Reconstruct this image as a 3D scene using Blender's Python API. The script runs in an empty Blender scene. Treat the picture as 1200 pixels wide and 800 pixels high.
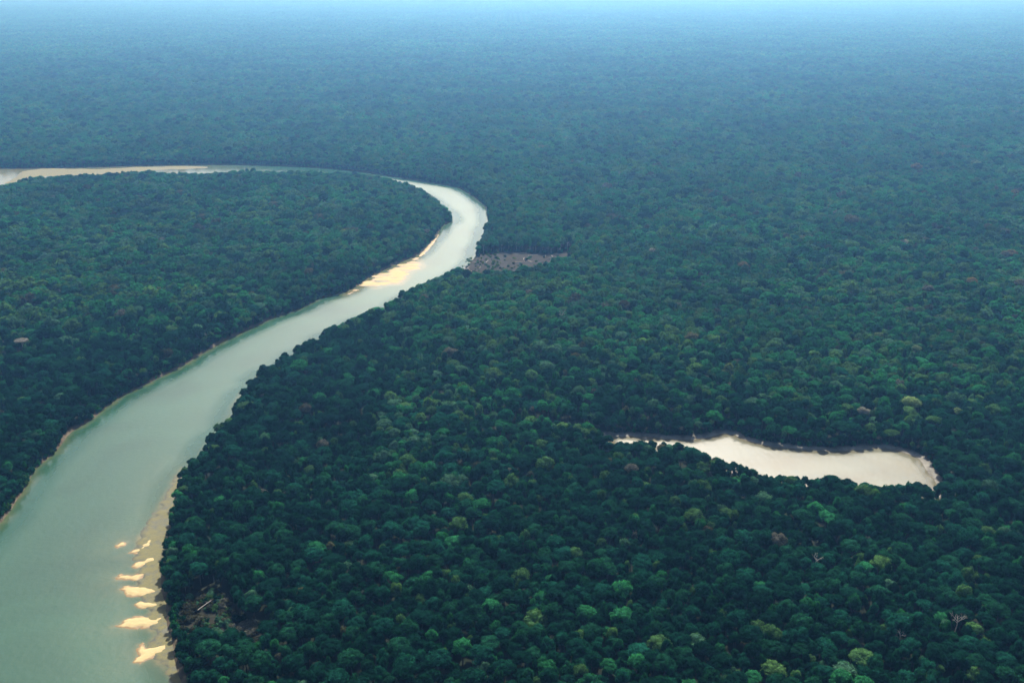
import bpy, math
import numpy as np
from mathutils import Vector
from mathutils.geometry import delaunay_2d_cdt

rng = np.random.default_rng(7)
S = bpy.context.scene
ROOT = S.collection
R = math.radians

# ------------------------------------------------------------------ camera
CAM_H, FPX, Y_H = 500.0, 1167.0, -40.0
PITCH = math.atan((400 - Y_H) / FPX)
cam = bpy.data.cameras.new('camera'); cam.lens = 35.0; cam.sensor_width = 36.0
cam.clip_start = 1.0; cam.clip_end = 300000.0
camo = bpy.data.objects.new('camera', cam); ROOT.objects.link(camo)
camo.location = (0, 0, CAM_H); camo.rotation_euler = (math.pi / 2 - PITCH, 0, 0)
S.camera = camo

def at(px, py, z=0.0):
    """point of the world at height z seen at a place of the photograph (1200 x 800)"""
    u, v = (px - 600) / FPX, (400 - py) / FPX
    dy = math.cos(PITCH) + v * math.sin(PITCH)
    dz = -math.sin(PITCH) + v * math.cos(PITCH)
    t = (z - CAM_H) / dz
    return np.array([u * t, dy * t])

def to_px(p):
    p = np.atleast_2d(np.asarray(p, float))
    x, y, z = p[:, 0], p[:, 1], p[:, 2] - CAM_H
    d = y * math.cos(PITCH) - z * math.sin(PITCH)
    up = y * math.sin(PITCH) + z * math.cos(PITCH)
    return np.stack([600 + FPX * x / d, 400 - FPX * up / d, d], 1)

# ------------------------------------------------------------------ outlines
def pts(lst, z=0.0):
    return [at(x, y, z) for x, y in lst]

river = []
river += pts([(-330, 1010), (-170, 790), (-60, 672), (0, 612), (25, 580), (43, 549), (67, 527), (83, 507), (107, 492), (133, 470), (160, 456),
              (187, 442), (217, 427), (233, 417), (260, 401), (283, 390), (320, 373), (350, 362), (377, 349), (405, 342),
              (435, 324), (462, 310), (490, 298), (501, 287), (512, 275), (520, 263)])
river += pts([(530, 251), (526, 243), (517, 236), (504, 226), (490, 219), (462, 211), (429, 204.5), (400, 202.5), (350, 201.5), (317, 201),
              (285, 200), (260, 203), (213, 204), (180, 201.5), (147, 203), (97, 205.5), (57, 207.5), (23, 211), (7, 216), (-40, 224), (-140, 240)], 15)
river += pts([(-160, 199), (-60, 197), (0, 197), (30, 197), (90, 196), (170, 194), (213, 193), (277, 193), (333, 194.5), (380, 197), (429, 202),
              (473, 209), (498, 213), (534, 219), (550, 227), (561, 235), (569, 243)])
river += pts([(572, 252), (568, 262), (565, 273), (559, 284), (556, 295), (545, 306), (528, 317), (515, 324), (498, 331), (482, 338), (468, 345),
              (446, 360), (421, 367), (402, 377), (387, 383), (377, 387), (367, 398), (347, 405), (333, 418), (303, 430), (297, 443),
              (283, 453), (272, 473), (265, 490), (243, 507), (236, 523), (219, 540)], 13)
river += pts([(212, 560), (205, 577), (201, 597), (195, 617), (192, 648), (187, 677), (193, 717), (200, 750), (205, 780), (217, 805), (245, 860), (300, 1010)], 3)

GAP = np.array(pts([(565, 496), (620, 500), (680, 507), (712, 511)]))
lagoon = pts([(711, 510.5), (721, 511), (758, 512), (804, 515), (831, 512.5), (846, 508), (858, 508), (869, 513.5), (900, 522),
              (950, 527), (992, 528), (1033, 525), (1058, 530), (1077, 538), (1087, 552), (1096, 564), (1101, 572)])
lagoon += pts([(1092, 570), (1075, 566), (1054, 567), (1033, 570), (1004, 567), (983, 563), (958, 558), (933, 559), (912, 556), (900, 557), (879, 546),
               (854, 540), (829, 532), (812, 524), (790, 519.5)], 10) + pts([(775, 518), (745, 516), (721, 514)], 11)

def smooth(poly, n=3):
    P = np.array(poly); out = []
    L = len(P)
    for i in range(L):
        p0, p1, p2, p3 = P[i - 1], P[i], P[(i + 1) % L], P[(i + 2) % L]
        for k in range(n):
            t = k / n
            out.append(0.5 * (2 * p1 + (p2 - p0) * t + (2 * p0 - 5 * p1 + 4 * p2 - p3) * t * t + (3 * p1 - p0 - 3 * p2 + p3) * t ** 3))
    return np.array(out)

def wobble(poly, amp, scale, seed):
    n = np.roll(poly, -1, 0) - np.roll(poly, 1, 0)
    n = np.stack([n[:, 1], -n[:, 0]], 1); n /= np.maximum(np.linalg.norm(n, axis=1)[:, None], 1e-6)
    return poly + n * (noise2(poly, scale, seed) * amp)[:, None]

def inside(P, poly):
    x, y = P[:, 0], P[:, 1]
    r = np.zeros(len(P), bool)
    a = poly; b = np.roll(poly, -1, 0)
    for (x1, y1), (x2, y2) in zip(a, b):
        if y1 == y2: continue
        m = (y1 > y) != (y2 > y)
        r ^= m & (x < (x2 - x1) * (y - y1) / (y2 - y1) + x1)
    return r

def dist(P, poly):
    d = np.full(len(P), 1e18)
    a = poly; b = np.roll(poly, -1, 0)
    for p, q in zip(a, b):
        e = q - p; L = max(e @ e, 1e-9)
        t = np.clip(((P - p) @ e) / L, 0, 1)
        w = P - p - t[:, None] * e
        d = np.minimum(d, (w * w).sum(1))
    return np.sqrt(d)

def line_d(P, line):
    d = np.full(len(P), 1e18)
    for p, q in zip(line[:-1], line[1:]):
        e = q - p; t = np.clip(((P - p) @ e) / max(e @ e, 1e-9), 0, 1)
        d = np.minimum(d, np.linalg.norm(P - p - t[:, None] * e, axis=1))
    return d

def sdf(P, poly):            # positive outside
    return np.where(inside(P, poly), -1, 1) * dist(P, poly)

def noise2(P, scale, seed=0, octaves=3):
    """value noise, numpy, about -1..1"""
    r = np.zeros(len(P)); amp = 1.0; tot = 0
    for o in range(octaves):
        q = P / scale * (2 ** o) + seed * 17.3 + o * 5.1
        i = np.floor(q).astype(np.int64); f = q - i; f = f * f * (3 - 2 * f)
        def h(ix, iy):
            n = (ix * 374761393 + iy * 668265263 + seed * 974711 + o * 7919) & 0xffffffff
            n = ((n ^ (n >> 13)) * 1274126177) & 0xffffffff
            return ((n ^ (n >> 16)) & 0xffff) / 32767.5 - 1
        a, b = h(i[:, 0], i[:, 1]), h(i[:, 0] + 1, i[:, 1])
        c, d = h(i[:, 0], i[:, 1] + 1), h(i[:, 0] + 1, i[:, 1] + 1)
        r += amp * ((a * (1 - f[:, 0]) + b * f[:, 0]) * (1 - f[:, 1]) + (c * (1 - f[:, 0]) + d * f[:, 0]) * f[:, 1])
        tot += amp; amp *= 0.5
    return r / tot

RIVER = wobble(smooth(river, 4), 2.2, 22, 1)
LAGOON = wobble(smooth(lagoon, 4), 1.6, 15, 2)
clear_px = [(540, 305), (553, 300), (575, 296), (600, 295), (630, 296), (652, 297), (668, 294)]
CLEARING = wobble(smooth(pts(clear_px, 2) + pts([(668, 300), (655, 306), (640, 313), (610, 319), (575, 321), (545, 320)], 13), 8), 9, 22, 4)
SCRUB = smooth(pts([(206, 716), (222, 694), (245, 686), (268, 690), (276, 718), (322, 734), (330, 742), (300, 752), (255, 752), (215, 748)], 6), 3)

def water_sdf(P):
    return np.minimum(sdf(P, RIVER), sdf(P, LAGOON))

SAND = {
 'bank_low': pts([(214, 548), (203, 561), (194, 578), (186, 593), (179, 607), (167, 622), (160, 634), (160, 648), (158, 655), (166, 660), (160, 670), (163, 680), (158, 690), (170, 700), (164, 708),
                  (176, 716), (160, 728), (178, 740), (176, 750), (172, 766), (184, 776), (197, 790), (212, 812), (224, 800), (212, 770), (204, 735), (200, 700), (200, 660), (204, 620), (210, 590), (220, 560)]),
 'b1': pts([(134.5, 639.5), (142, 633.5), (150, 634.5), (145, 639.5), (137.5, 641.7)]),
 'b2': pts([(151, 647.7), (160, 642.6), (176, 630), (180, 637), (164.6, 647.7), (157, 649)]),
 'b3': pts([(154, 663.6), (160, 659), (182, 650), (184, 657), (167.6, 663.6), (160, 666.6)]),
 'b4': pts([(133, 676.5), (140.5, 673.5), (149.6, 673.5), (154, 674), (172, 668), (183, 671), (160, 679.5), (151, 678.6), (142, 679), (135.4, 679)]),
 'b5': pts([(139, 690.6), (145, 686.7), (160, 686), (181, 688), (184, 694), (166, 698.5), (154, 698.5), (145, 694.5)]),
 'b6': pts([(157, 707.7), (164.6, 705), (189, 703), (188, 710), (167.6, 713), (161.6, 712)]),
 'b7': pts([(131.5, 733.6), (142, 729.7), (149.6, 723.7), (160, 721.5), (193, 722), (191, 731.5), (169, 736), (154, 737), (140.5, 735.2)]),
 'b8': pts([(155.6, 775.6), (160, 767), (161.6, 755), (167.6, 753.7), (172, 758), (181, 756.7), (200, 750), (194, 765.7), (175, 771.7), (164.6, 776.8)]),
 'mid': pts([(401, 346), (421, 333), (435, 323), (462.5, 311), (488, 300), (496, 307), (498, 314), (484, 320), (479, 327), (470.7, 334), (457, 334.5),
             (444.6, 338), (436.4, 338.5), (426.7, 337), (413, 345)]),
 'mid2': pts([(490, 299), (501, 288), (513, 275), (515, 276), (506, 289), (495, 300)]),
 'up': pts([(4, 216), (22, 205), (30, 200), (60, 198), (130, 198), (175, 195.5), (235, 195), (240, 197.5), (180, 199.5), (150, 203), (100, 206), (60, 207), (35, 209), (12, 217)]),
}
SAND_LABEL = {
 'bank_low': 'long low strip of damp tan sand along the foot of the right bank',
 'b1': 'tiny sand islet standing off in the water, farthest upstream of the lower sandbars',
 'b2': 'narrow slanting pale sandbar at the bank beside the tiny sand islet',
 'b3': 'small pale sandbar third from the top in the chain along the right bank',
 'b4': 'thin long sandbar with a separate pale tip pointing into the river',
 'b5': 'broad bright sandbar in the middle of the chain with a rounded lower edge',
 'b6': 'small sandbar squeezed between two large bright ones',
 'b7': 'wide bright sandbar with a thin tail reaching left, second largest and second lowest',
 'b8': 'largest triangular bright sandbar, lowest of the chain along the right bank',
 'mid': 'large streaky golden sandbar on the inner bank below the bright river bend',
 'mid2': 'thin sand rim under the trees at the tip of the inner bank by the bend',
 'up': 'long tan sand flat in the far river reach at the left edge',
}

# ------------------------------------------------------------------ materials
def mat(name):
    m = bpy.data.materials.new(name); m.use_nodes = True
    nt = m.node_tree; nt.nodes.clear()
    out = nt.nodes.new('ShaderNodeOutputMaterial')
    return m, nt, out

def N(nt, t, **kw):
    n = nt.nodes.new(t)
    for k, v in kw.items():
        if k in n.inputs: n.inputs[k].default_value = v
        else: setattr(n, k, v)
    return n

def mixc(nt, fac, a, b, blend='MIX'):
    n = nt.nodes.new('ShaderNodeMix'); n.data_type = 'RGBA'; n.blend_type = blend
    for s, v in ((0, fac), (6, a), (7, b)):
        if isinstance(v, bpy.types.NodeSocket): nt.links.new(v, n.inputs[s])
        else: n.inputs[s].default_value = v if s == 0 else (*v, 1)
    return n.outputs[2]

def math_(nt, op, a, b=0.0, clamp=False):
    n = nt.nodes.new('ShaderNodeMath'); n.operation = op; n.use_clamp = clamp
    for s, v in ((0, a), (1, b)):
        if isinstance(v, bpy.types.NodeSocket): nt.links.new(v, n.inputs[s])
        else: n.inputs[s].default_value = v
    return n.outputs[0]

def ramp(nt, v, lo, hi, a=0.0, b=1.0):
    n = nt.nodes.new('ShaderNodeMapRange'); n.clamp = True
    nt.links.new(v, n.inputs[0]); n.inputs[1].default_value = lo; n.inputs[2].default_value = hi
    n.inputs[3].default_value = a; n.inputs[4].default_value = b
    return n.outputs[0]

def foliage(name, col, transl=0.38):
    m, nt, out = mat(name)
    geo = N(nt, 'ShaderNodeNewGeometry'); oi = N(nt, 'ShaderNodeObjectInfo')
    big = N(nt, 'ShaderNodeTexNoise', Scale=0.0045, Detail=3.0, Roughness=0.6); nt.links.new(geo.outputs['Position'], big.inputs['Vector'])
    mid = N(nt, 'ShaderNodeTexNoise', Scale=0.25, Detail=2.0); nt.links.new(geo.outputs['Position'], mid.inputs['Vector'])
    rnd = math_(nt, 'MULTIPLY_ADD', oi.outputs['Random'], 0.4); rnd.node.inputs[2].default_value = 0.8
    bf = ramp(nt, big.outputs[0], 0.35, 0.65, 0.78, 1.22)
    mf = ramp(nt, mid.outputs[0], 0.3, 0.7, 0.75, 1.25)
    ri = ramp(nt, geo.outputs['Random Per Island'], 0, 1, 0.5, 1.5)
    f = math_(nt, 'MULTIPLY', math_(nt, 'MULTIPLY', rnd, bf), math_(nt, 'MULTIPLY', mf, ri))
    v = nt.nodes.new('ShaderNodeVectorMath'); v.operation = 'SCALE'; v.inputs[0].default_value = col
    nt.links.new(f, v.inputs['Scale'])
    p = N(nt, 'ShaderNodeBsdfDiffuse', Roughness=0.3)
    nt.links.new(v.outputs[0], p.inputs['Color'])
    t = N(nt, 'ShaderNodeBsdfTranslucent'); nt.links.new(mixc(nt, 1.0, v.outputs[0], (1.1, 1.35, 0.6), 'MULTIPLY'), t.inputs['Color'])
    mx = nt.nodes.new('ShaderNodeMixShader'); mx.inputs[0].default_value = transl
    nt.links.new(p.outputs[0], mx.inputs[1]); nt.links.new(t.outputs[0], mx.inputs[2])
    nt.links.new(mx.outputs[0], out.inputs['Surface'])
    return m

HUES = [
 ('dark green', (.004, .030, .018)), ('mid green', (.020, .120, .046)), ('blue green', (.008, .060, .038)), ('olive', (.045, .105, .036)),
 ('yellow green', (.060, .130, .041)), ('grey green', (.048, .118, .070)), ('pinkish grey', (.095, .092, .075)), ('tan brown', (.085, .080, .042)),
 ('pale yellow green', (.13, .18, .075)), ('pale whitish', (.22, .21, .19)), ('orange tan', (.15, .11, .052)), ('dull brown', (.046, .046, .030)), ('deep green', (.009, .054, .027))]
WEIGHTS = np.array([.05, .39, .10, .19, .08, .13, .004, .003, 0, 0, 0, .008, .05]); WEIGHTS /= WEIGHTS.sum()     # lighter hues for the farther forest, its brighter light put into the colour
SHADE_WEIGHTS = np.array([.50, .035, .17, .03, .006, .012, .001, .001, 0, 0, 0, .003, .24]); SHADE_WEIGHTS /= SHADE_WEIGHTS.sum()    # darker hues near and at left, painting a shaded foreground into the foliage
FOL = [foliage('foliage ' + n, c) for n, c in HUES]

def simple(name, col, rough=0.8, var=0.3, scale=1.0):
    m, nt, out = mat(name)
    geo = N(nt, 'ShaderNodeNewGeometry')
    n = N(nt, 'ShaderNodeTexNoise', Scale=scale, Detail=4.0); nt.links.new(geo.outputs['Position'], n.inputs['Vector'])
    c = mixc(nt, ramp(nt, n.outputs[0], .3, .7), tuple(x * (1 - var) for x in col), tuple(min(x * (1 + var), 1) for x in col))
    p = N(nt, 'ShaderNodeBsdfPrincipled', Roughness=rough); nt.links.new(c, p.inputs['Base Color'])
    nt.links.new(p.outputs[0], out.inputs['Surface'])
    return m

BARK = simple('bark', (.05, .048, .042), .9, .35, 1.2)
PALE_BARK = simple('pale bark', (.27, .255, .225), .85, .2, 1.0)
GREY_BARK = simple('weathered wood', (.36, .31, .26), .85, .3, 1.0)

def sand_mat(name, wet, pale, lo, hi, sc=.12, am=.5):
    m, nt, out = mat(name)
    geo = N(nt, 'ShaderNodeNewGeometry'); sx = N(nt, 'ShaderNodeSeparateXYZ'); nt.links.new(geo.outputs['Position'], sx.inputs[0])
    n = N(nt, 'ShaderNodeTexNoise', Scale=sc, Detail=6.0, Roughness=.65); nt.links.new(geo.outputs['Position'], n.inputs['Vector'])
    z = math_(nt, 'ADD', sx.outputs['Z'], math_(nt, 'MULTIPLY', math_(nt, 'SUBTRACT', n.outputs[0], .5), am))
    dry = ramp(nt, z, lo, hi)
    c = mixc(nt, dry, wet, pale)
    p = N(nt, 'ShaderNodeBsdfPrincipled'); nt.links.new(c, p.inputs['Base Color'])
    nt.links.new(ramp(nt, dry, 0, 1, .5, .9), p.inputs['Roughness']); p.inputs['Specular IOR Level'].default_value = 0.25
    nt.links.new(p.outputs[0], out.inputs['Surface'])
    return m
SANDM = sand_mat('sand', (.15, .088, .030), (.34, .265, .13), .12, .36)
DAMP = sand_mat('damp sand', (.030, .032, .016), (.112, .102, .044), .0, .42, .16, 1.5)

def ground_mat():
    m, nt, out = mat('forest floor')
    geo = N(nt, 'ShaderNodeNewGeometry'); sx = N(nt, 'ShaderNodeSeparateXYZ'); nt.links.new(geo.outputs['Position'], sx.inputs[0])
    n = N(nt, 'ShaderNodeTexNoise', Scale=0.09, Detail=5.0, Roughness=.65); nt.links.new(geo.outputs['Position'], n.inputs['Vector'])
    mud = N(nt, 'ShaderNodeAttribute', attribute_name='mud')
    bank = mixc(nt, ramp(nt, n.outputs[0], .35, .65), (.03, .024, .018), (.10, .08, .052))
    bank = mixc(nt, mud.outputs['Fac'], bank, mixc(nt, ramp(nt, n.outputs[0], .35, .6), (.08, .075, .064), (.19, .178, .152)))
    floor = mixc(nt, ramp(nt, n.outputs[0], .3, .7), (.006, .011, .005), (.014, .017, .009))
    bk = N(nt, 'ShaderNodeAttribute', attribute_name='bank')
    c = mixc(nt, bk.outputs['Fac'], floor, bank)
    a = N(nt, 'ShaderNodeAttribute', attribute_name='cleared')
    v = N(nt, 'ShaderNodeTexVoronoi', Scale=0.35); nt.links.new(geo.outputs['Position'], v.inputs['Vector'])
    clr = mixc(nt, ramp(nt, n.outputs[0], .35, .62), (.006, .005, .004), (.026, .020, .014))
    clr = mixc(nt, ramp(nt, v.outputs['Distance'], .0, .5), (.03, .035, .022), clr)
    c = mixc(nt, a.outputs['Fac'], c, clr)
    p = N(nt, 'ShaderNodeBsdfPrincipled', Roughness=.95); nt.links.new(c, p.inputs['Base Color'])
    p.inputs['Specular IOR Level'].default_value = .1
    nt.links.new(p.outputs[0], out.inputs['Surface'])
    return m

def water_mat(name, deep, shoal, rough):
    m, nt, out = mat(name)
    geo = N(nt, 'ShaderNodeNewGeometry')
    a = N(nt, 'ShaderNodeAttribute', attribute_name='shoal')
    n = N(nt, 'ShaderNodeTexNoise', Scale=0.05, Detail=5.0, Roughness=.6, Distortion=1.0); nt.links.new(geo.outputs['Position'], n.inputs['Vector'])
    n2 = N(nt, 'ShaderNodeTexNoise', Scale=0.006, Detail=3.0, Distortion=1.5); nt.links.new(geo.outputs['Position'], n2.inputs['Vector'])
    f = math_(nt, 'MULTIPLY', a.outputs['Fac'], ramp(nt, n.outputs[0], .3, .7, .5, 1.3), True)
    d = mixc(nt, ramp(nt, n2.outputs[0], .35, .65), tuple(x * .86 for x in deep), tuple(x * 1.14 for x in deep))
    c = mixc(nt, f, d, shoal)
    p = N(nt, 'ShaderNodeBsdfPrincipled', IOR=1.33); nt.links.new(c, p.inputs['Base Color'])
    calm = N(nt, 'ShaderNodeAttribute', attribute_name='calm')
    rr = ramp(nt, n2.outputs[0], .3, .7, rough - .02, rough + .02)
    cm = math_(nt, 'MULTIPLY', calm.outputs['Fac'], ramp(nt, n.outputs[0], .3, .6, .7, 1.15), True)
    mr = nt.nodes.new('ShaderNodeMix'); nt.links.new(cm, mr.inputs[0]); nt.links.new(rr, mr.inputs[2]); mr.inputs[3].default_value = .07
    nt.links.new(mr.outputs[0], p.inputs['Roughness'])
    b = N(nt, 'ShaderNodeBump', Strength=.3, Distance=.7)
    w = N(nt, 'ShaderNodeTexNoise', Scale=0.16, Detail=5.0, Roughness=.6); nt.links.new(geo.outputs['Position'], w.inputs['Vector'])
    nt.links.new(w.outputs[0], b.inputs['Height']); nt.links.new(b.outputs[0], p.inputs['Normal'])
    nt.links.new(p.outputs[0], out.inputs['Surface'])
    return m

# ------------------------------------------------------------------ mesh helpers
def make_mesh(name, V, F, mats=(), mi=None, smooth_=False):
    """V (n,3); F: list of (k x 3) / (k x 4) index arrays"""
    me = bpy.data.meshes.new(name)
    F = [np.asarray(f, np.int64) for f in F if len(f)]
    nl = sum(f.size for f in F); npoly = sum(len(f) for f in F)
    me.vertices.add(len(V)); me.vertices.foreach_set('co', np.asarray(V, np.float32).ravel())
    me.loops.add(nl); me.loops.foreach_set('vertex_index', np.concatenate([f.ravel() for f in F]).astype(np.int32))
    me.polygons.add(npoly)
    sizes = np.concatenate([np.full(len(f), f.shape[1]) for f in F])
    starts = np.concatenate([[0], np.cumsum(sizes)[:-1]])
    me.polygons.foreach_set('loop_start', starts.astype(np.int32))
    for m in mats: me.materials.append(m)
    if mi is not None: me.polygons.foreach_set('material_index', np.asarray(mi, np.int32))
    me.polygons.foreach_set('use_smooth', np.full(npoly, smooth_))
    me.update(calc_edges=True); me.validate()
    return me

def link(name, me, parent=None):
    o = bpy.data.objects.new(name, me); ROOT.objects.link(o)
    if parent: o.parent = parent
    return o

def tag(o, label=None, cat=None, group=None, kind=None):
    for k, v in (('label', label), ('category', cat), ('group', group), ('kind', kind)):
        if v: o[k] = v
    return o

def ico(sub):
    import bmesh
    bm = bmesh.new(); bmesh.ops.create_icosphere(bm, subdivisions=sub, radius=1.0)
    V = np.array([v.co[:] for v in bm.verts]); F = np.array([[v.index for v in f.verts] for f in bm.faces]); bm.free()
    return V, F
ICO = {1: ico(1), 2: ico(2), 3: ico(3)}

def cards(P, Nn, size, r):
    """small leaf-clump quads at P facing Nn"""
    n = len(P)
    a = r.normal(size=(n, 3)); a -= (a * Nn).sum(1)[:, None] * Nn; a /= np.linalg.norm(a, axis=1)[:, None]
    b = np.cross(Nn, a)
    s = size * r.uniform(.6, 1.4, n)[:, None]; e = r.uniform(.5, 1.0, n)[:, None]
    V = np.stack([P - a * s - b * s * e * .3, P + b * s * e, P + a * s + b * s * e * .2, P - b * s * e * r.uniform(.6, 1.1, (n, 1))], 1).reshape(-1, 3)
    return V, np.arange(4 * n).reshape(n, 4)

def crown(r, lobes=18, per=45, card=.085, flat=.72, sub=2, low=-.25, open_=0.0, core=True):
    """a crown of radius 1 about the origin: (V, tris, quads)"""
    Vs, T, Q = [], [], []
    off = 0
    g = math.pi * (3 - math.sqrt(5))
    L = [(np.zeros(3) + [0, 0, -.05], .58, np.array([0, 0, 1.0]))]
    tilt = r.normal(0, .10, 2)
    for i in range(lobes):
        z = 1 - (i + .5) / lobes * (1 - low)
        q = math.sqrt(max(0, 1 - z * z)); a = i * g + r.normal(0, .35)
        d = np.array([q * math.cos(a), q * math.sin(a), z]) + r.normal(0, .2, 3); d /= np.linalg.norm(d)
        rad = r.uniform(.17, .45)
        c = d * (r.uniform(.86, 1.06) - rad * .8) + [d[2] * tilt[0], d[2] * tilt[1], 0]
        L.append((c, rad, d))
    for c, rad, d in L:
        if core:
            V, F = ICO[sub]
            V = V * (1 + r.normal(0, .09, (len(V), 1))) * rad * .86 + c
            Vs.append(V); T.append(F + off); off += len(V)
        k = max(3, int(per * (rad / .33) ** 2))
        D = r.normal(size=(k * 3, 3)); D /= np.linalg.norm(D, axis=1)[:, None]
        D = D[(D @ d) > -.25][:k]
        P = c + D * rad * r.uniform(.88, 1.28, (len(D), 1))
        nn = D + r.normal(0, .38, D.shape) + [0, 0, .25]; nn /= np.linalg.norm(nn, axis=1)[:, None]
        V, F = cards(P, nn, card, r)
        Vs.append(V); Q.append(F + off); off += len(V)
    V = np.concatenate(Vs) * [1, 1, flat]
    return V, (np.concatenate(T) if T else np.zeros((0, 3), int)), np.concatenate(Q)

def tube(P, rad, seg=6):
    P = np.array(P, float); n = len(P)
    t = np.gradient(P, axis=0); t /= np.maximum(np.linalg.norm(t, axis=1)[:, None], 1e-6)
    up = np.where(np.abs(t[:, 2:3]) > .9, [[1., 0, 0]], [[0, 0, 1.]])
    a = np.cross(t, up); a /= np.linalg.norm(a, axis=1)[:, None]; b = np.cross(t, a)
    th = np.arange(seg) / seg * 2 * math.pi
    V = (P[:, None] + np.asarray(rad)[:, None, None] * (np.cos(th)[None, :, None] * a[:, None] + np.sin(th)[None, :, None] * b[:, None])).reshape(-1, 3)
    F = [[i * seg + j, i * seg + (j + 1) % seg, (i + 1) * seg + (j + 1) % seg, (i + 1) * seg + j] for i in range(n - 1) for j in range(seg)]
    return V, np.array(F)

def join(parts):
    Vs, Fs, o = [], [], 0
    for V, F in parts:
        Vs.append(V); Fs.append(F + o); o += len(V)
    return np.concatenate(Vs), np.concatenate(Fs)

R0, H0 = 6.5, 20.0            # nominal crown radius and tree height
def trunk_geo(r, H=H0, crown_depth=8.0, rad=.42):
    top = H - crown_depth * .45
    xs = r.normal(0, .25, (5, 2)); z = np.linspace(-1.5, top, 5)
    P = np.column_stack([np.cumsum(xs, 0) - xs[0], z])
    parts = [tube(P, np.linspace(rad * 1.25, rad * .55, 5))]
    for k in range(4):
        a = r.uniform(0, 6.28); b = P[3] + (P[4] - P[3]) * r.uniform(0, .6)
        d = np.array([math.cos(a), math.sin(a), r.uniform(.5, .9)])
        parts.append(tube([b, b + d * 1.8, b + d * 3.6 + [0, 0, .5]], [rad * .45, rad * .3, rad * .12], 5))
    return join(parts)

CROWN_KINDS = []
for i in range(9):
    r = np.random.default_rng(100 + i)
    fl = [.74, .9, 1.05, .66, .95, .82, 1.2, .78, .95][i]
    nl = [20, 24, 17, 26, 14, 22, 16, 30, 19][i]
    V, T, Q = crown(r, nl, 56, .085, fl, 2, [-.2, -.35, -.4, -.1, -.3, -.25, -.45, -.15, -.3][i])
    V = V * R0; depth = V[:, 2].max() - V[:, 2].min()
    V = V + [0, 0, H0 - V[:, 2].max()]
    CROWN_KINDS.append((V, T, Q, depth))
TRUNK_KINDS = [trunk_geo(np.random.default_rng(200 + i), H0, CROWN_KINDS[i][3]) for i in range(9)]
CROWN_ME = [make_mesh('crown', V, [T, Q], [FOL[0]]) for V, T, Q, _ in CROWN_KINDS]
TRUNK_ME = [make_mesh('trunk', V, [F], [BARK], smooth_=True) for V, F in TRUNK_KINDS]

# ------------------------------------------------------------------ ground
def cdt(P, edges=(), mode=0):
    v, e, f, *_ = delaunay_2d_cdt([Vector((float(a), float(b))) for a, b in P], [tuple(map(int, x)) for x in edges], [], mode, 1e-3)
    return np.array([x[:] for x in v]), np.array([x for x in f if len(x) == 3])

def offset(poly, d):
    n = np.roll(poly, -1, 0) - np.roll(poly, 1, 0)
    n = np.stack([n[:, 1], -n[:, 0]], 1); n /= np.maximum(np.linalg.norm(n, axis=1)[:, None], 1e-6)
    area = .5 * np.sum(poly[:, 0] * np.roll(poly[:, 1], -1) - np.roll(poly[:, 0], -1) * poly[:, 1])
    return poly + n * d * (1 if area > 0 else -1)

def resample(poly, step):
    out = []
    for p, q in zip(poly, np.roll(poly, -1, 0)):
        k = max(1, int(np.linalg.norm(q - p) / step))
        out += [p + (q - p) * t / k for t in range(k)]
    return np.array(out)

def ground_z(P):
    d = water_sdf(P)
    t = np.clip(d / np.where(sdf(P, LAGOON) < 20, 10.0, 5.0), 0, 1)
    z = np.where(d < 0, np.maximum(-1.6, d * .3), 2.8 * t * t * (3 - 2 * t) ) 
    lg = sdf(P, LAGOON); z = np.where((lg > 0) & (lg < 45), z * (.28 + .72 * np.clip((lg - 14) / 30, 0, 1)), z)
    far = np.clip(d / 60, 0, 1)
    return z + np.where(d > 0, noise2(P, 260, 5) * .35 * far, 0)

gp = []
for poly in (RIVER, LAGOON):
    rs = resample(poly, 7)
    for d in (-6, -2, 0, 1.5, 3, 4.5, 6, 8, 13, 25): gp.append(offset(rs, d))
xx, yy = np.meshgrid(np.arange(-2600, 2601, 70), np.arange(0, 4200, 70)); gp.append(np.column_stack([xx.ravel(), yy.ravel()]) + rng.normal(0, 6, (xx.size, 2)))
for poly, st in ((CLEARING, 6), (SCRUB, 5)):
    lo, hi = poly.min(0) - 10, poly.max(0) + 10
    xx, yy = np.meshgrid(np.arange(lo[0], hi[0], st), np.arange(lo[1], hi[1], st)); gp.append(np.column_stack([xx.ravel(), yy.ravel()]) + rng.normal(0, .8, (xx.size, 2)))
a = np.linspace(0, 2 * math.pi, 40, endpoint=False)
for rr in (6000, 12000, 30000, 65000): gp.append(np.column_stack([np.cos(a) * rr, np.sin(a) * rr]))
gv, gf = cdt(np.concatenate(gp))
gz = ground_z(gv)
me = make_mesh('forest_floor', np.column_stack([gv, gz]), [gf], [ground_mat()], smooth_=True)
cl = np.maximum(np.clip(.5 - sdf(gv, CLEARING) / 10, 0, 1), .6 * np.clip(.5 - sdf(gv, SCRUB) / 10, 0, 1))
dw = water_sdf(gv); q = me.attributes.new('bank', 'FLOAT', 'POINT'); q.data.foreach_set('value', np.clip(1 - (dw - np.where(sdf(gv, LAGOON) < 30, 7, 3.5)) / 3, 0, 1).astype(np.float32))
q = me.attributes.new('mud', 'FLOAT', 'POINT'); q.data.foreach_set('value', (sdf(gv, LAGOON) < 30).astype(np.float32))
at_ = me.attributes.new('cleared', 'FLOAT', 'POINT'); at_.data.foreach_set('value', cl.astype(np.float32))
tag(link('ground', me), 'forest floor and bare river banks', None, None, 'structure')

# ------------------------------------------------------------------ sandbars and water
SP = {k: (np.array(v) if k[0] == 'b' and len(k) == 2 else smooth(v, 3)) for k, v in SAND.items()}
def sand_d(P):
    d = np.full(len(P), 1e9)
    for k, p in SP.items(): d = np.minimum(d, sdf(P, p))
    return d

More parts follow.
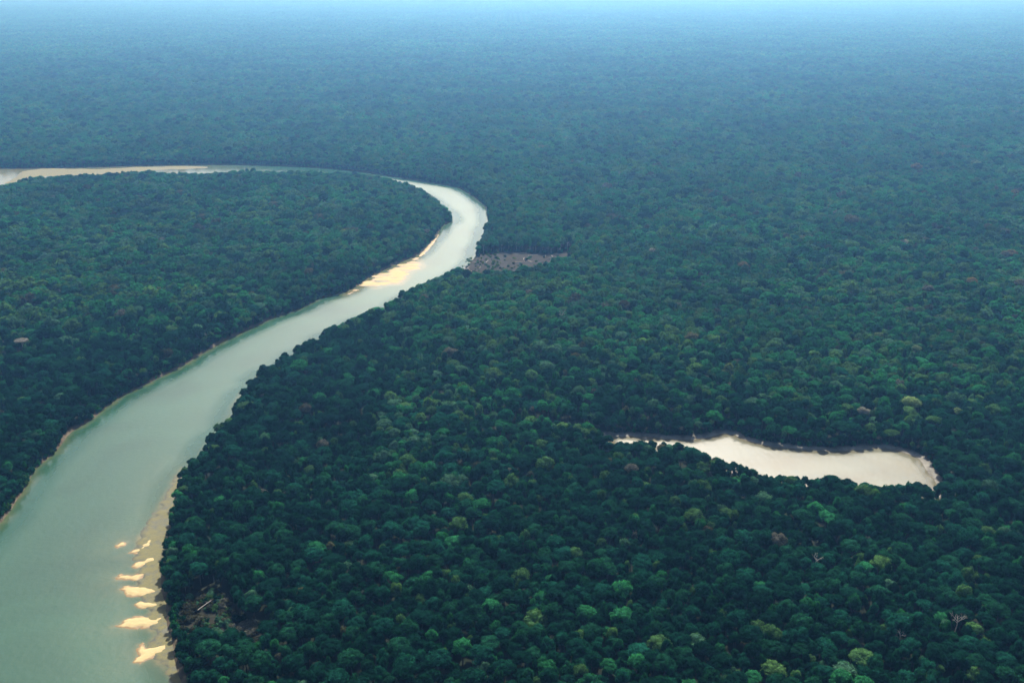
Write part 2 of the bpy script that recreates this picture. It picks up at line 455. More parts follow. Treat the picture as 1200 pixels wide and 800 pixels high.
for si, (k, poly) in enumerate(SP.items()):
    lo, hi = poly.min(0) - 6, poly.max(0) + 6
    st = {'up': 6.0, 'mid': 2.4, 'mid2': 2.5, 'bank_low': 1.3}.get(k, .8)
    nx, ny = int((hi[0] - lo[0]) / st) + 1, int((hi[1] - lo[1]) / st) + 1
    xx, yy = np.meshgrid(lo[0] + np.arange(nx) * st, lo[1] + np.arange(ny) * st)
    P = np.column_stack([xx.ravel(), yy.ravel()])
    d = -sdf(P, poly)
    sc = {'up': 26, 'mid': 12, 'bank_low': 11}.get(k, 5)
    d = d + noise2(P * [.7, 1.3], sc, 30 + si, 4) * sc * .58 - {'mid': 8, 'mid2': 1.5}.get(k, 0)
    amp = {'bank_low': .08, 'up': .10, 'mid': .045}.get(k, .13)
    z = np.clip(d, -6, None) * amp
    z = np.where(z > 0, np.minimum(z, {'bank_low': .34, 'up': .5, 'mid': .3}.get(k, .7)), z) + noise2(P * {'mid': [.35, 1.0], 'up': [.3, 1.0]}.get(k, [.75, 1.2]), {'mid': 9}.get(k, sc * .8), 60 + si) * ({'mid': .75, 'up': .3, 'bank_low': .22}.get(k, .2))
    Z = z
    idx = np.arange(nx * ny).reshape(ny, nx)
    F = np.stack([idx[:-1, :-1], idx[:-1, 1:], idx[1:, 1:], idx[1:, :-1]], -1).reshape(-1, 4)
    F = F[(d[F] > -5).all(1)]
    used = np.unique(F); remap = np.zeros(nx * ny, int); remap[used] = np.arange(len(used))
    me = make_mesh('sandbar', np.column_stack([P, Z])[used], [remap[F]], [DAMP if k in ('bank_low', 'up') else SANDM], smooth_=True)
    tag(link('sandbar', me), SAND_LABEL[k], None, 'sandbars in the river', 'structure')

def water(name, poly, material, label, step):
    ed = resample(offset(poly, 2.5), step)
    lo, hi = poly.min(0), poly.max(0)
    xx, yy = np.meshgrid(np.arange(lo[0], hi[0], step), np.arange(lo[1], hi[1], step)); P = np.column_stack([xx.ravel(), yy.ravel()])
    P = P[sdf(P, poly) < -2]
    fine = []
    if name == 'river':
        for k, p in SP.items():
            st = 10 if k == 'up' else 3.5
            l2, h2 = p.min(0) - 30, p.max(0) + 30
            xx, yy = np.meshgrid(np.arange(l2[0], h2[0], st), np.arange(l2[1], h2[1], st)); q = np.column_stack([xx.ravel(), yy.ravel()])
            fine.append(q[(sdf(q, p) < 28) & (sdf(q, poly) < -1)])
    P = np.concatenate([ed, P] + fine) + 0.0
    P[len(ed):] += rng.normal(0, .25, (len(P) - len(ed), 2))
    E = [(i, (i + 1) % len(ed)) for i in range(len(ed))]
    v, f = cdt(P, E, 1)
    me = make_mesh(name, np.column_stack([v, np.zeros(len(v))]), [f], [material], smooth_=True)
    if name == 'river':
        d = sand_d(v); sh = np.exp(-np.clip(d, 0, None) / 3.0) * .55
        sh = np.maximum(sh, .2 * np.exp(-np.clip(d, 0, None) / 20.0))
        sh = np.maximum(sh, .6 * np.clip(-(v[:, 0] - at(330, 196)[0]) / 350, 0, 1) * (v[:, 1] > 2300))
    else:
        sh = np.clip(noise2(v, 35, 9) * .8 + .1 + .4 * (v[:, 0] < at(820, 530)[0]), 0, 1)
    sh = np.maximum(sh, (.5 if name == 'river' else .9) * np.exp(-np.clip(-sdf(v, poly), 0, None) / (3.5 if name == 'river' else 6)))
    q = me.attributes.new('calm', 'FLOAT', 'POINT'); dd = np.clip(-sdf(v, poly), 0, None); cc = 1 - np.clip((dd - 6) / (26 if name == 'river' else 5), 0, 1)
    if name == 'river': cc = np.maximum(cc, .75 * np.clip((at(470, 205)[0] - v[:, 0]) / 120, 0, 1) * (v[:, 1] > at(450, 225)[1]))
    q.data.foreach_set('value', cc.astype(np.float32))
    q = me.attributes.new('shoal', 'FLOAT', 'POINT'); q.data.foreach_set('value', sh.astype(np.float32))
    tag(link(name, me), label, None, None, 'structure')

water('river', RIVER, water_mat('river water', (.012, .050, .028), (.15, .115, .05), .44), 'wide greenish silty river winding through the forest', 11)
water('lagoon', LAGOON, water_mat('lagoon water', (.11, .112, .08), (.09, .072, .038), .42), 'cream coloured oxbow lagoon among the trees', 7)

# ------------------------------------------------------------------ trees that stand out
SPECIAL = [  # px, py, kind, hue index, crown radius, height, label
 (659, 366, 'dead', 0, 8, 31, 'tall bleached dead tree with a long pale trunk, below the cleared patch'),
 (25, 402, 'umbrella', 9, 9, 29, 'pale pinkish white umbrella crown on a bare trunk, alone in the left forest'),
 (1123, 724, 'dead', 0, 7, 29, 'bleached bare tree with a forked crown, lowest of the dead trees at the right'),
 (1058, 743, 'dead', 0, 5, 25, 'small bleached bare treetop in a dark gap near the bottom edge right of centre'),
 (957, 652, 'dead', 0, 6, 27, 'bare pale tree below the lagoon, left of the other dead trees'),
 (912, 633, 'crown', 6, 8, 25, 'broad greyish leafless looking crown just below the lagoon'),
 (740, 550, 'crown', 6, 7, 24, 'purplish grey crown below the left tip of the lagoon'),
 (358, 479, 'crown', 6, 7, 24, 'pinkish grey crown inland of the right bank of the river'),
 (142, 368, 'crown', 6, 10, 25, 'wide pinkish brown crown in the forest left of the river'),
 (1012, 483, 'crown', 9, 7, 22, 'small whitish grey crown above the right half of the lagoon'),
 (853, 431, 'lobed', 8, 9, 27, 'tall pale green crown of two stacked lobes above the lagoon'),
 (1068, 472, 'crown', 8, 10, 27, 'large pale yellow green dome right above the right end of the lagoon'),
 (1074, 195, 'crown', 10, 14, 32, 'big yellowish tan dome, left of the pale pair in the upper right forest'),
 (1094, 193, 'crown', 5, 13, 31, 'big pale grey green dome beside a yellowish tan one in the upper right forest'),
 (1144, 191, 'crown', 8, 12, 31, 'pale yellowish dome at the upper right, right of the pale pair'),
 (1189, 225, 'crown', 10, 9, 27, 'small orange tan crown close to the right edge, uppermost of the orange ones'),
 (998, 257, 'crown', 7, 15, 33, 'broad tan topped dome standing above the canopy right of centre'),
 (1060, 284, 'crown', 9, 8, 26, 'small lavender white crown in the right part of the forest'),
 (1186, 297, 'crown', 10, 10, 27, 'round orange tan dome close to the right edge'),
 (1178, 272, 'crown', 6, 11, 26, 'flat pinkish crown close to the right edge above an orange tan dome'),
 (1139, 330, 'crown', 10, 9, 26, 'low orange brown dome, left one of the two at equal height near the right edge'),
 (1196, 332, 'crown', 7, 9, 26, 'brown dome cut by the right edge, right one of two at equal height'),
 (1088, 339, 'crown', 6, 9, 25, 'lilac grey crown below a big dark green dome at right'),
 (1075, 322, 'crown', 0, 13, 31, 'big smooth dark green dome standing above the right forest'),
 (1127, 307, 'umbrella', 2, 13, 31, 'dark wide umbrella crown showing a pale trunk, at right'),
 (1030, 394, 'crown', 8, 6, 24, 'small yellow green crown, left one of two bright ones in the right forest'),
 (1075, 409, 'crown', 8, 6, 24, 'small yellow green crown, right one of two bright ones in the right forest'),
 (1122, 482, 'crown', 8, 5, 22, 'small yellow green crown at the far right above the level of the lagoon'),
 (872, 311, 'crown', 10, 10, 26, 'flat orange tan crown in the middle right forest'),
 (764, 294, 'crown', 9, 6, 26, 'small pale pink crown right of the cleared patch'),
 (787, 388, 'crown', 4, 11, 27, 'wide flat yellowish green crown in the centre of the right forest'),
 (755, 345, 'crown', 2, 14, 30, 'large dull dark dome right of and below the cleared patch'),
 (745, 306, 'crown', 1, 14, 29, 'large green dome just right of the cleared patch'),
 (756, 252, 'crown', 0, 16, 32, 'large dark dome standing above the canopy up from the cleared patch'),
 (711, 218, 'crown', 6, 12, 30, 'purplish crown with bare branches above the cleared patch'),
 (650, 410, 'crown', 5, 11, 26, 'bushy pale grey green crown below the bleached tree in the middle'),
]
def special_xy(s): return at(s[0], s[1], s[5] - s[4] * .45)
SXY = np.array([special_xy(s) for s in SPECIAL]); SR = np.array([s[4] for s in SPECIAL], float)

# ------------------------------------------------------------------ where the forest grows
CELL = 120.0
TAN = 600 / FPX
def in_wedge(P, margin):
    return np.abs(P[:, 0]) < P[:, 1] * TAN * 1.06 / math.cos(PITCH) * 1.0 + margin
NEAR_R = 1500.0
cx, cy = np.meshgrid(np.arange(-34, 35), np.arange(3, 55)); C = np.column_stack([(cx.ravel() + .5) * CELL, (cy.ravel() + .5) * CELL])
C = C[in_wedge(C, 180)]
keep_d = np.minimum(np.minimum(water_sdf(C), line_d(C, GAP) - 20), np.minimum(sdf(C, CLEARING), sdf(C, SCRUB)))
sd = np.sqrt(((C[:, None] - SXY[None]) ** 2).sum(-1)).min(1)
single = (np.linalg.norm(C, axis=1) < NEAR_R) | (keep_d < 115) | (sd < 75)
PATCH = C[~single]; SINGLE = C[single]

def throw(r, cand, rad, wrap=None, pack=.66):
    """keep candidates (largest first) that stay clear of the kept ones"""
    o = np.argsort(-rad + r.uniform(0, 1.8, len(rad))); g = 10.0; H = {}; keep = []
    nw = int(round(wrap / g)) if wrap else 0
    for i in o:
        x, y = cand[i]; R_ = rad[i]; a_, b_ = int(x // g), int(y // g); ok = True
        for da in (-2, -1, 0, 1, 2):
            for db in (-2, -1, 0, 1, 2):
                k = ((a_ + da) % nw, (b_ + db) % nw) if wrap else (a_ + da, b_ + db)
                for (X, Y, Q_) in H.get(k, ()):
                    dx, dy = X - x, Y - y
                    if wrap:
                        dx -= wrap * round(dx / wrap); dy -= wrap * round(dy / wrap)
                    m = (R_ + Q_) * pack
                    if dx * dx + dy * dy < m * m: ok = False; break
                if not ok: break
            if not ok: break
        if ok:
            k = (a_ % nw, b_ % nw) if wrap else (a_, b_)
            H.setdefault(k, []).append((x, y, R_)); keep.append(i)
    return np.array(keep)

def radii(r, n, m=3.55, s=.42, hi=9.5):
    return np.clip(np.exp(r.normal(math.log(m), s, n)), 2.0, hi)

K = 800
cand = np.concatenate([c + rng.uniform(-CELL / 2, CELL / 2, (K, 2)) for c in SINGLE])
rad = radii(rng, len(cand))
d = water_sdf(cand)
dc = np.minimum(sdf(cand, CLEARING), sdf(cand, SCRUB))
sdx = (np.sqrt(((cand[:, None] - SXY[None]) ** 2).sum(-1)) - SR[None] * .8).min(1)
edge = np.clip(d / 26, 0, 1)
rad = np.where(d < 14, np.minimum(rad, 5.5), rad)
dl = sdf(cand, LAGOON)
ok = (d > rad * .35 + 2.2) & (dl > rad * .5 + 5.5) & (line_d(cand, GAP) > rad * .5 + 7) & (dc > rad * .5) & (sdx > rad * .45) & (cand[:, 1] > 540) & in_wedge(cand, 70)
cand, rad, d = cand[ok], rad[ok], d[ok]
k = throw(rng, cand, rad); cand, rad, d = cand[k], rad[k], d[k]
edge = np.clip(d / 28, 0, 1)
relief = noise2(cand, 90, 21) 
hgt = (15.5 + .8 * rad + rng.normal(0, 3.0, len(rad)) + relief * 2.5) * (.62 + .38 * edge)
low = rng.uniform(size=len(rad)) < np.clip((1350 - cand[:, 1]) / 450 + .75 * (cand[:, 0] < -150) * (cand[:, 1] < 2500) + noise2(cand, 160, 12) * .7, 0, 1)  # near and left trees mostly draw the darker mix: shade as leaf colour
hue = np.where(low, rng.choice(len(HUES), len(rad), p=SHADE_WEIGHTS), rng.choice(len(HUES), len(rad), p=WEIGHTS)); shp = np.where(rng.uniform(size=len(rad)) < np.clip((cand[:, 1] - 900) / 600, .12, .9), rng.integers(5, 9, len(rad)), rng.integers(0, 5, len(rad))); rot = rng.uniform(0, 6.28, len(rad))
# understorey along the banks and the clearings
b = []
if True:
    g_ = np.concatenate([p + (q - p) * np.linspace(0, 1, 40)[:, None] for p, q in zip(GAP[:-1], GAP[1:])]); b += [g_ + rng.normal(0, 5, g_.shape) for _ in range(2)]
for poly in (RIVER, LAGOON):
    rs = resample(poly, 3.4)
    for o_ in (2.0, 3.4, 6.5, 10.0, 13.0): b.append(offset(rs, o_) + rng.normal(0, 1.1, (len(rs), 2)))
rs = resample(CLEARING, 4); b.append(offset(rs, 2) + rng.normal(0, 1.5, (len(rs), 2)))
b = np.concatenate(b); b = b[in_wedge(b, 40) & (b[:, 1] > 540)]
b = b[rng.uniform(size=len(b)) < .8]
b = b[(water_sdf(b) > np.where(noise2(b, 35, 44) > -.05, .9, 2.8)) & (sand_d(b) > -1) & (sdf(b, LAGOON) > 8.5) & (sdf(b, CLEARING) > -1) & (sdf(b, SCRUB) > -1)]
br = rng.uniform(1.5, 3.4, len(b)); bh = br * rng.uniform(1.7, 2.6, len(b)) + 1.0
print('single trees', len(cand), 'bank shrubs', len(b), 'patches', len(PATCH))

base_z = ground_z(cand)
# ------------------------------------------------------------------ the trees that show largest: objects of their own
tops = np.column_stack([cand, base_z + hgt - rad * .4])
pp = to_px(tops); sz = rad / pp[:, 2]
inview = (pp[:, 0] > 2) & (pp[:, 0] < 1198) & (pp[:, 1] > 2) & (pp[:, 1] < 797)
N_IND = 262
score = np.where(inview, sz, -1); own = np.argsort(-score)[:N_IND]
is_own = np.zeros(len(cand), bool); is_own[own] = True

def tree_obj(name, x, y, z, R_, H_, kind, hue_i, rz, bark=None):
    e = bpy.data.objects.new(name, None); ROOT.objects.link(e); e.empty_display_size = .1
    e.location = (x, y, z); e.rotation_euler = (0, 0, rz); e.scale = (R_ / R0, R_ / R0, H_ / H0)
    for nm, mm, mt in (('crown', CROWN_ME[kind], FOL[hue_i]), ('trunk', TRUNK_ME[kind], bark or BARK)):
        o = bpy.data.objects.new(nm, mm); ROOT.objects.link(o); o.parent = e
        o.material_slots[0].link = 'OBJECT'; o.material_slots[0].material = mt
    return e

SHAPE_WORD = ['flat domed', 'domed', 'round', 'flat topped', 'round', 'domed', 'tall rounded', 'flat topped', 'domed']
used_lab = set()
for i in own:
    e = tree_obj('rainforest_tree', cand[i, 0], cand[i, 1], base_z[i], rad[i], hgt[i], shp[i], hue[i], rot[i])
    w = 'large' if rad[i] > 9.5 else ('medium' if rad[i] > 7.6 else 'smaller')
    px, py = pp[i, 0] / 12, (800 - pp[i, 1]) / 8
    for dig in (0, 1, 2):
        lab = f'{w} {HUES[hue[i]][0]} {SHAPE_WORD[shp[i]]} tree, {px:.{dig}f} percent across, {py:.{dig}f} percent up the picture'
        if lab not in used_lab: break
    used_lab.add(lab)
    tag(e, lab, 'tree', 'nearest rainforest trees')

# ------------------------------------------------------------------ dead trees and the trees that stand out
def bare_tree(r, H, spread, rad):
    """bleached trunk with limbs: trunk geometry and branches geometry"""
    z = np.linspace(-1, H * .72, 7); P = np.column_stack([np.cumsum(r.normal(0, .22, (7, 2)), 0), z])
    tr = tube(P, np.linspace(rad, rad * .55, 7), 7)
    parts = []
    def grow(p, dvec, L, ra, lev):
        q = [p]
        for s in range(3):
            dvec = dvec + r.normal(0, .14, 3) + [0, 0, .05]; dvec = dvec / np.linalg.norm(dvec)
            q.append(q[-1] + dvec * L / 3)
        parts.append(tube(q, np.linspace(ra, ra * .45, 4), 5))
        if lev < 3:
            for _ in range(3 if lev < 2 else 3):
                n = dvec + r.normal(0, .62, 3) + [0, 0, .12]; n /= np.linalg.norm(n)
                grow(q[r.integers(2, 4)], n, L * .62, ra * .5, lev + 1)
    for k in range(5):
        a = k * 1.257 + r.normal(0, .3)
        grow(P[-1] - [0, 0, r.uniform(0, H * .12)], np.array([math.cos(a) * .75, math.sin(a) * .75, .75]), spread * .72, rad * .5, 1)
    return tr, join(parts)

def dead_obj(name, xy, z, H, spread, seed, label, group=None, m=PALE_BARK, rad=.55):
    e = bpy.data.objects.new(name, None); ROOT.objects.link(e); e.location = (*xy, z); e.empty_display_size = .1
    tr, br_ = bare_tree(np.random.default_rng(seed), H, spread, rad)
    link('trunk', make_mesh('trunk', tr[0], [tr[1]], [m], smooth_=True), e)
    link('branches', make_mesh('branches', br_[0], [br_[1]], [m], smooth_=True), e)
    tag(e, label, 'dead tree' if 'dead' in name else 'tree', group)
    return e

def crown_only(name, seed, R_, H_, flat, lobes, hue_i, e, low=-.1, per=60, card=.07, zc=None, xy=(0, 0)):
    V, T, Q = crown(np.random.default_rng(seed), lobes, per, card, flat, 2, low)
    V = V * R_; V = V + [xy[0], xy[1], (H_ - V[:, 2].max())]
    return link(name, make_mesh(name, V, [T, Q], [FOL[hue_i]]), e)

for n, s in enumerate(SPECIAL):
    px, py, kind, hu, R_, H_, lab = s; xy = SXY[n]; z = float(ground_z(xy[None])[0])
    if kind == 'dead':
        dead_obj('dead_tree', xy, z, H_, R_, 300 + n, lab, 'bleached dead trees'); continue
    e = bpy.data.objects.new('rainforest_tree', None); ROOT.objects.link(e); e.location = (*xy, z); e.rotation_euler = (0, 0, n * 1.7)
    tag(e, lab, 'tree', 'trees standing out of the canopy')
    tb = PALE_BARK if kind == 'umbrella' else BARK
    V, F = trunk_geo(np.random.default_rng(400 + n), H_, R_ * .9, .5)
    link('trunk', make_mesh('trunk', V, [F], [tb], smooth_=True), e)
    if kind == 'umbrella': crown_only('crown', 500 + n, R_, H_, .38, 24, hu, e, .05, 42)
    elif kind == 'lobed':
        crown_only('crown', 500 + n, R_ * .85, H_ * .82, .8, 18, hu, e)
        crown_only('crown', 600 + n, R_ * .6, H_ * 1.04, .95, 14, hu, e, -.3, xy=(1.5, 1.5))
    else: crown_only('crown', 500 + n, R_, H_, .62 + .2 * ((n * 37) % 10) / 10, 24, hu, e, -.2)

# ------------------------------------------------------------------ the cleared patches
r = np.random.default_rng(77)
spots = [(566, 297), (577, 295), (588, 294.5), (597, 294), (605, 294), (613, 294), (621, 294.5), (629, 295), (637, 295), (646, 296), (655, 295), (664, 294)]
snag_words = ['first', 'second', 'third', 'fourth', 'fifth', 'sixth', 'seventh', 'eighth', 'ninth', 'tenth', 'eleventh', 'twelfth']
for n, (px, py) in enumerate(spots):
    xy = at(px + r.normal(0, 1), py, 2.5)
    dead_obj('dead_tree', xy, float(ground_z(xy[None])[0]), r.uniform(14, 24), r.uniform(2.5, 5), 700 + n,
             f'grey leafless trunk at the back of the cleared patch, {snag_words[n]} from the left', 'leafless trunks behind the cleared patch', [PALE_BARK, GREY_BARK][n % 3 == 1], .5)

def log_obj(xy, z, L, ang, rad, m, label, group, seed):
    rr = np.random.default_rng(seed)
    P = np.column_stack([np.linspace(-L / 2, L / 2, 6), rr.normal(0, .12, 6), rad + rr.normal(0, .05, 6)])
    parts = [tube(P, np.linspace(rad, rad * .5, 6), 7)]
    for k in range(3):
        p = P[2 + k]; parts.append(tube([p, p + [rr.uniform(.5, 1.5), rr.choice([-1, 1]) * 1.2, .5], p + [rr.uniform(1.5, 2.5), rr.choice([-1, 1]) * 2.2, .9]], [rad * .4, rad * .25, rad * .1], 5))
    V, F = join(parts)
    o = link('fallen_log', make_mesh('fallen_log', V, [F], [m], smooth_=True)); o.location = (*xy, z); o.rotation_euler = (0, 0, ang)
    return tag(o, label, 'log', group)

xy = at(244, 706, 5); log_obj(xy, float(ground_z(xy[None])[0]) + 2.2, 24, R(62), .36, PALE_BARK, 'long white fallen trunk lying in the scrubby gap near the lower sandbars', None, 1)
xy = at(242, 742, 4); log_obj(xy, float(ground_z(xy[None])[0]) + 1.4, 11, R(35), .32, PALE_BARK, 'short pale fallen trunk below the long white one in the scrubby gap', None, 2)
lo, hi = CLEARING.min(0), CLEARING.max(0); made = 0
while made < 34:
    p = lo + (hi - lo) * r.uniform(size=2)
    if sdf(p[None], CLEARING)[0] > -7: continue
    q = to_px([[p[0], p[1], 3]])[0]
    log_obj(p, float(ground_z(p[None])[0]), r.uniform(8, 20), r.uniform(0, 3.14), r.uniform(.35, .7), [GREY_BARK, BARK, GREY_BARK][made % 3],
            f'{["grey", "dark", "grey"][made % 3]} felled trunk in the cleared patch, {q[0] / 12:.2f} percent across, {(800 - q[1]) / 8:.2f} up', 'felled trunks in the cleared patch', 40 + made)
    made += 1

# low scrub in the two gaps: each bush an object
SHRUB = []
for i in range(4):
    V, T, Q = crown(np.random.default_rng(900 + i), 11, 40, .11, .8, 1, -.3); V = V + [0, 0, -V[:, 2].min() - .2]
    SHRUB.append((V, T, Q, make_mesh('shrub', V, [T, Q], [FOL[0]])))
def shrub(p, R_, hue_i, label, group, i):
    o = link('shrub', SHRUB[i % 4][3]); o.location = (*p, float(ground_z(p[None])[0])); o.scale = (R_, R_, R_ * r.uniform(.8, 1.3)); o.rotation_euler = (0, 0, r.uniform(0, 6))
    o.material_slots[0].link = 'OBJECT'; o.material_slots[0].material = FOL[hue_i]
    return tag(o, label, 'shrub', group)
lo, hi = SCRUB.min(0), SCRUB.max(0); made = 0; seen = []
while made < 170:
    p = lo + (hi - lo) * r.uniform(size=2)
    if sdf(p[None], SCRUB)[0] > -1 or any(np.linalg.norm(p - q) < 1.4 for q in seen): continue
    seen.append(p); q = to_px([[p[0], p[1], 4]])[0]
    h = int(r.choice([0, 3, 11, 6, 5], p=[.2, .15, .5, .05, .1])); R_ = r.uniform(1.8, 4.2)
    if 250 < q[0] < 300 and 728 < q[1] < 745: h = 6 if q[0] > 270 else 5; R_ = 3.6
    shrub(p, R_, h, f'{HUES[h][0]} low bush in the scrubby gap, {q[0] / 12:.2f} percent across, {(800 - q[1]) / 8:.2f} up', 'low bushes in the scrubby gap', made); made += 1
lo, hi = CLEARING.min(0), CLEARING.max(0); made = 0
while made < 150:
    p = lo + (hi - lo) * r.uniform(size=2)
    if sdf(p[None], CLEARING)[0] > -3: continue
    q = to_px([[p[0], p[1], 3]])[0]
    if r.uniform() > (.95 if q[0] < 590 else .35): continue
    h = int(r.choice([3, 4, 8, 5, 0])); shrub(p, r.uniform(1.3, 3.4), h, f'{HUES[h][0]} regrowth bush in the cleared patch, {q[0] / 12:.2f} percent across, {(800 - q[1]) / 8:.2f} up', 'regrowth in the cleared patch', made); made += 1

# ------------------------------------------------------------------ the rest of the forest: one object of stuff
FORMS = bpy.data.collections.new('canopy forms')
n_form = 0
def form(me, slots=None):
    global n_form
    o = bpy.data.objects.new(f'canopy_form.{n_form:03d}', me); FORMS.objects.link(o); n_form += 1
    if slots:
        for s, m in zip(o.material_slots, slots): s.link = 'OBJECT'; s.material = m
    return n_form - 1

both = []
for (V, T, Q, _), (tv, tf) in zip(CROWN_KINDS, TRUNK_KINDS):
    VV = np.concatenate([V, tv]); qq = np.concatenate([Q, tf + len(V)])
    both.append(make_mesh('canopy_tree', VV, [T, qq], [FOL[0], BARK], np.concatenate([np.zeros(len(T) + len(Q), int), np.ones(len(tf), int)])))
HU = 13
F_TREE = {(s_, h): form(both[s_], [FOL[h], BARK]) for s_ in range(9) for h in range(HU)}
F_SHRUB = {(i, h): form(SHRUB[i][3], [FOL[h]]) for i in range(4) for h in (0, 1, 2, 3, 5)}

def patch(seed, size, lobes, per, card, sub, n_kinds, m, s):
    r = np.random.default_rng(seed)
    kinds = [crown(np.random.default_rng(seed * 50 + i), lobes, per, card, r.uniform(.65, 1.05), sub, -.25) for i in range(n_kinds)]
    n = int(size * size / 10); c = r.uniform(0, size, (n, 2)); ra = radii(r, n, m, s, 13.0)
    # a few crowns that rise above the rest
    kp = throw(r, c, ra, size); c, ra = c[kp] - size / 2, ra[kp]
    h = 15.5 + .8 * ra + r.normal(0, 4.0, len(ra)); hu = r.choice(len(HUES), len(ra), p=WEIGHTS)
    Vs, T, Q, mt, mq, off = [], [], [], [], [], 0
    for i in range(len(c)):
        V, t, q = kinds[r.integers(n_kinds)]; a = r.uniform(0, 6.28); ca, sa = math.cos(a), math.sin(a)
        W = np.column_stack([V[:, 0] * ca - V[:, 1] * sa, V[:, 0] * sa + V[:, 1] * ca, V[:, 2]]) * ra[i]
        W[:, 2] += h[i] - W[:, 2].max() + 2.5; W[:, :2] += c[i]
        Vs.append(W); T.append(t + off); Q.append(q + off); off += len(W)
        mt.append(np.full(len(t), hu[i])); mq.append(np.full(len(q), hu[i]))
    return make_mesh('canopy_patch', np.concatenate(Vs), [np.concatenate(T), np.concatenate(Q)], FOL, np.concatenate(mt + mq))

F_MID = [form(patch(11 + i, CELL, 10, 28, .14, 2, 6, 4.8, .5)) for i in range(6)]
FAR = 360.0
F_FAR = [form(patch(31 + i, FAR, 6, 7, .28, 1, 5, 6.0, .5)) for i in range(3)]

pos, pick, rots, scl = [], [], [], []
def put(p, z, k, rz, s):
    pos.append((p[0], p[1], z)); pick.append(k); rots.append((0, 0, rz)); scl.append(s)
for i in np.nonzero(~is_own)[0]:
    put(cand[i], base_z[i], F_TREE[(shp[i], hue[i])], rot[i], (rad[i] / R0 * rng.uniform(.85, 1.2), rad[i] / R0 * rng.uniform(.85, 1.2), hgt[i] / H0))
bz = ground_z(b)
for i in range(len(b)):
    put(b[i], bz[i], F_SHRUB[(i % 4, (0, 1, 2, 3, 5)[rng.choice(5, p=[.4, .25, .2, .1, .05])])], rng.uniform(0, 6.28), (br[i], br[i], bh[i] / 1.5))
for p in PATCH:
    if p[1] < 5900: put(p, noise2(p[None], 260, 5)[0], F_MID[rng.integers(6)], rng.integers(4) * math.pi / 2, (1, 1, rng.uniform(.93, 1.08)))
n0 = int(5900 // FAR)
for iy in range(n0, 90):
    y = (iy + .5) * FAR + (5900 - n0 * FAR) * 0
    W = int(y * TAN * 1.07 / math.cos(PITCH) / FAR) + 2
    if y > 30500: break
    for ix in range(-W, W + 1):
        put((ix * FAR, y), noise2(np.array([[ix * FAR, y]]), 1500, 8)[0] * 3, F_FAR[rng.integers(3)], rng.integers(4) * math.pi / 2, (1, 1, rng.uniform(.95, 1.1)))
me = bpy.data.meshes.new('forest'); me.vertices.add(len(pos)); me.vertices.foreach_set('co', np.array(pos, np.float32).ravel())
for nm, ty, dat, key in (('pick', 'INT', np.array(pick, np.int32), 'value'), ('rot', 'FLOAT_VECTOR', np.array(rots, np.float32).ravel(), 'vector'), ('scl', 'FLOAT_VECTOR', np.array(scl, np.float32).ravel(), 'vector')):
    q = me.attributes.new(nm, ty, 'POINT'); q.data.foreach_set(key, dat)
me.update()
forest = link('forest', me); tag(forest, 'dense rainforest canopy covering the plain to the horizon', None, None, 'stuff')
ng = bpy.data.node_groups.new('forest scatter', 'GeometryNodeTree')
ng.interface.new_socket('Geometry', in_out='INPUT', socket_type='NodeSocketGeometry'); ng.interface.new_socket('Geometry', in_out='OUTPUT', socket_type='NodeSocketGeometry')
gi, go = ng.nodes.new('NodeGroupInput'), ng.nodes.new('NodeGroupOutput')
iop = ng.nodes.new('GeometryNodeInstanceOnPoints'); ci = ng.nodes.new('GeometryNodeCollectionInfo')
ci.inputs['Collection'].default_value = FORMS; ci.inputs['Separate Children'].default_value = True; ci.inputs['Reset Children'].default_value = True
def na(name, ty):
    n = ng.nodes.new('GeometryNodeInputNamedAttribute'); n.data_type = ty; n.inputs['Name'].default_value = name
    return n.outputs['Attribute']
e2r = ng.nodes.new('FunctionNodeEulerToRotation')
L = ng.links.new
L(gi.outputs[0], iop.inputs['Points']); L(ci.outputs[0], iop.inputs['Instance']); iop.inputs['Pick Instance'].default_value = True
L(na('pick', 'INT'), iop.inputs['Instance Index']); L(na('rot', 'FLOAT_VECTOR'), e2r.inputs[0]); L(e2r.outputs[0], iop.inputs['Rotation']); L(na('scl', 'FLOAT_VECTOR'), iop.inputs['Scale'])
L(iop.outputs[0], go.inputs[0])
md = forest.modifiers.new('scatter', 'NODES'); md.node_group = ng
print('instances', len(pos), 'forms', n_form)

# the last of the plain, where single crowns are far below a pixel
xs = np.linspace(-44000, 44000, 221); ys = np.concatenate([np.linspace(30300, 40000, 60), np.linspace(40500, 62000, 40)])
xx, yy = np.meshgrid(xs, ys); P = np.column_stack([xx.ravel(), yy.ravel()]); z = 19 + rng.uniform(-2.5, 2.5, len(P)); z[:221] = 3
idx = np.arange(len(P)).reshape(len(ys), len(xs)); F = np.stack([idx[:-1, :-1], idx[:-1, 1:], idx[1:, 1:], idx[1:, :-1]], -1).reshape(-1, 4)
tag(link('far_forest', make_mesh('far_forest', np.column_stack([P, z]), [F], [FOL[1]])), 'last strip of forest fading into the haze at the horizon', None, None, 'stuff')

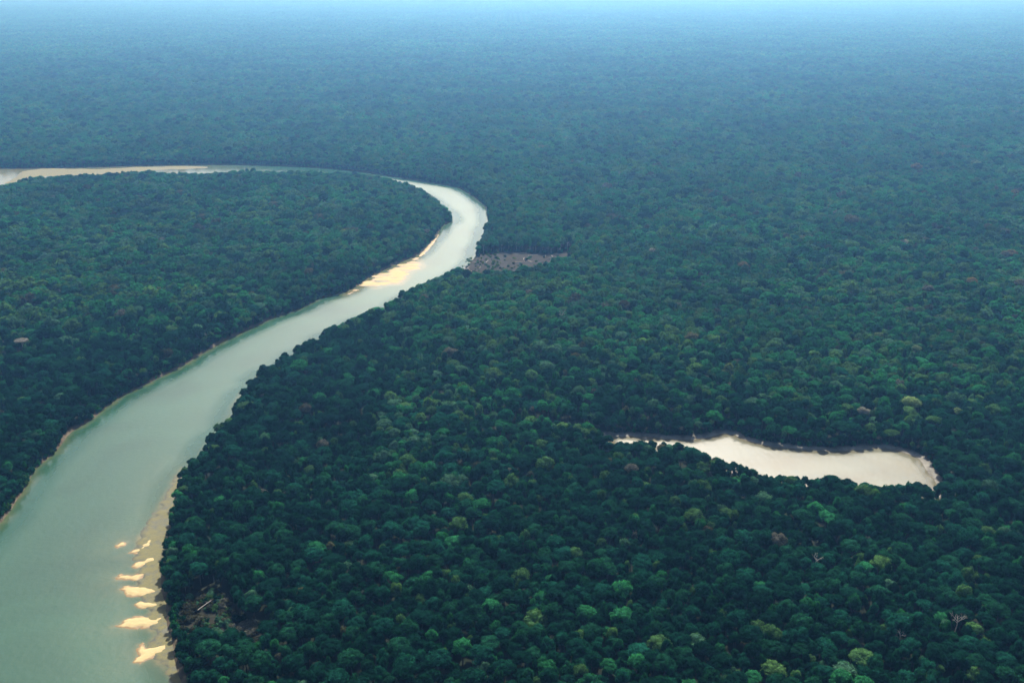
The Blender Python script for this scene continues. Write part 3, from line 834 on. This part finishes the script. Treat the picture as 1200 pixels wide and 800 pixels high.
# ------------------------------------------------------------------ air
m, nt, out = mat('haze')
HAZE = 1.1e-4
v = N(nt, 'ShaderNodeVolumePrincipled', Density=HAZE, Anisotropy=0.74); v.inputs['Color'].default_value = (.18, .46, .95, 1); v.inputs['Absorption Color'].default_value = (1, 1, 1, 1)
nt.links.new(v.outputs[0], out.inputs['Volume'])
x0, y0, z0, x1, y1, z1 = -67000, -67000, -4.0, 67000, 67000, 512.0
V = [(x, y, z) for z in (z0, z1) for x, y in ((x0, y0), (x1, y0), (x1, y1), (x0, y1))]
F = [(0, 3, 2, 1), (4, 5, 6, 7), (0, 1, 5, 4), (1, 2, 6, 5), (2, 3, 7, 6), (3, 0, 4, 7)]
tag(link('haze', make_mesh('haze', np.array(V, float), [np.array(F)], [m])), 'blue haze', None, None, 'stuff')

# ------------------------------------------------------------------ light
EL, AZ = R(46), R(5)           # the sun stands ahead of the camera, a little to the right
sun = bpy.data.lights.new('sun', 'SUN'); sun.energy = 4.7; sun.angle = R(0.6); sun.color = (1, .98, .94)
so = bpy.data.objects.new('sun', sun); ROOT.objects.link(so); so.location = (0, 0, 900)
dvec = Vector((math.sin(AZ) * math.cos(EL), math.cos(AZ) * math.cos(EL), math.sin(EL)))
so.rotation_euler = dvec.to_track_quat('Z', 'Y').to_euler()
w = bpy.data.worlds.new('World'); S.world = w; w.use_nodes = True
nt = w.node_tree; bg = nt.nodes['Background']; sky = nt.nodes.new('ShaderNodeTexSky'); sky.sky_type = 'NISHITA'
sky.sun_disc = False; sky.sun_elevation = EL; sky.sun_rotation = AZ; sky.altitude = 0; sky.dust_density = 3.0
nt.links.new(sky.outputs[0], bg.inputs[0]); bg.inputs[1].default_value = 0.085

S.view_settings.view_transform = 'Standard'; S.view_settings.look = 'None'; S.view_settings.exposure = 1.2; S.view_settings.gamma = 1
S.view_settings.use_curve_mapping = False
S.render.engine = 'CYCLES'
S.cycles.use_denoising = True; S.cycles.denoiser = 'OPENIMAGEDENOISE'; S.cycles.use_adaptive_sampling = False
S.cycles.volume_bounces = 0; S.cycles.max_bounces = 6; S.cycles.diffuse_bounces = 3; S.cycles.glossy_bounces = 2; S.cycles.transmission_bounces = 3
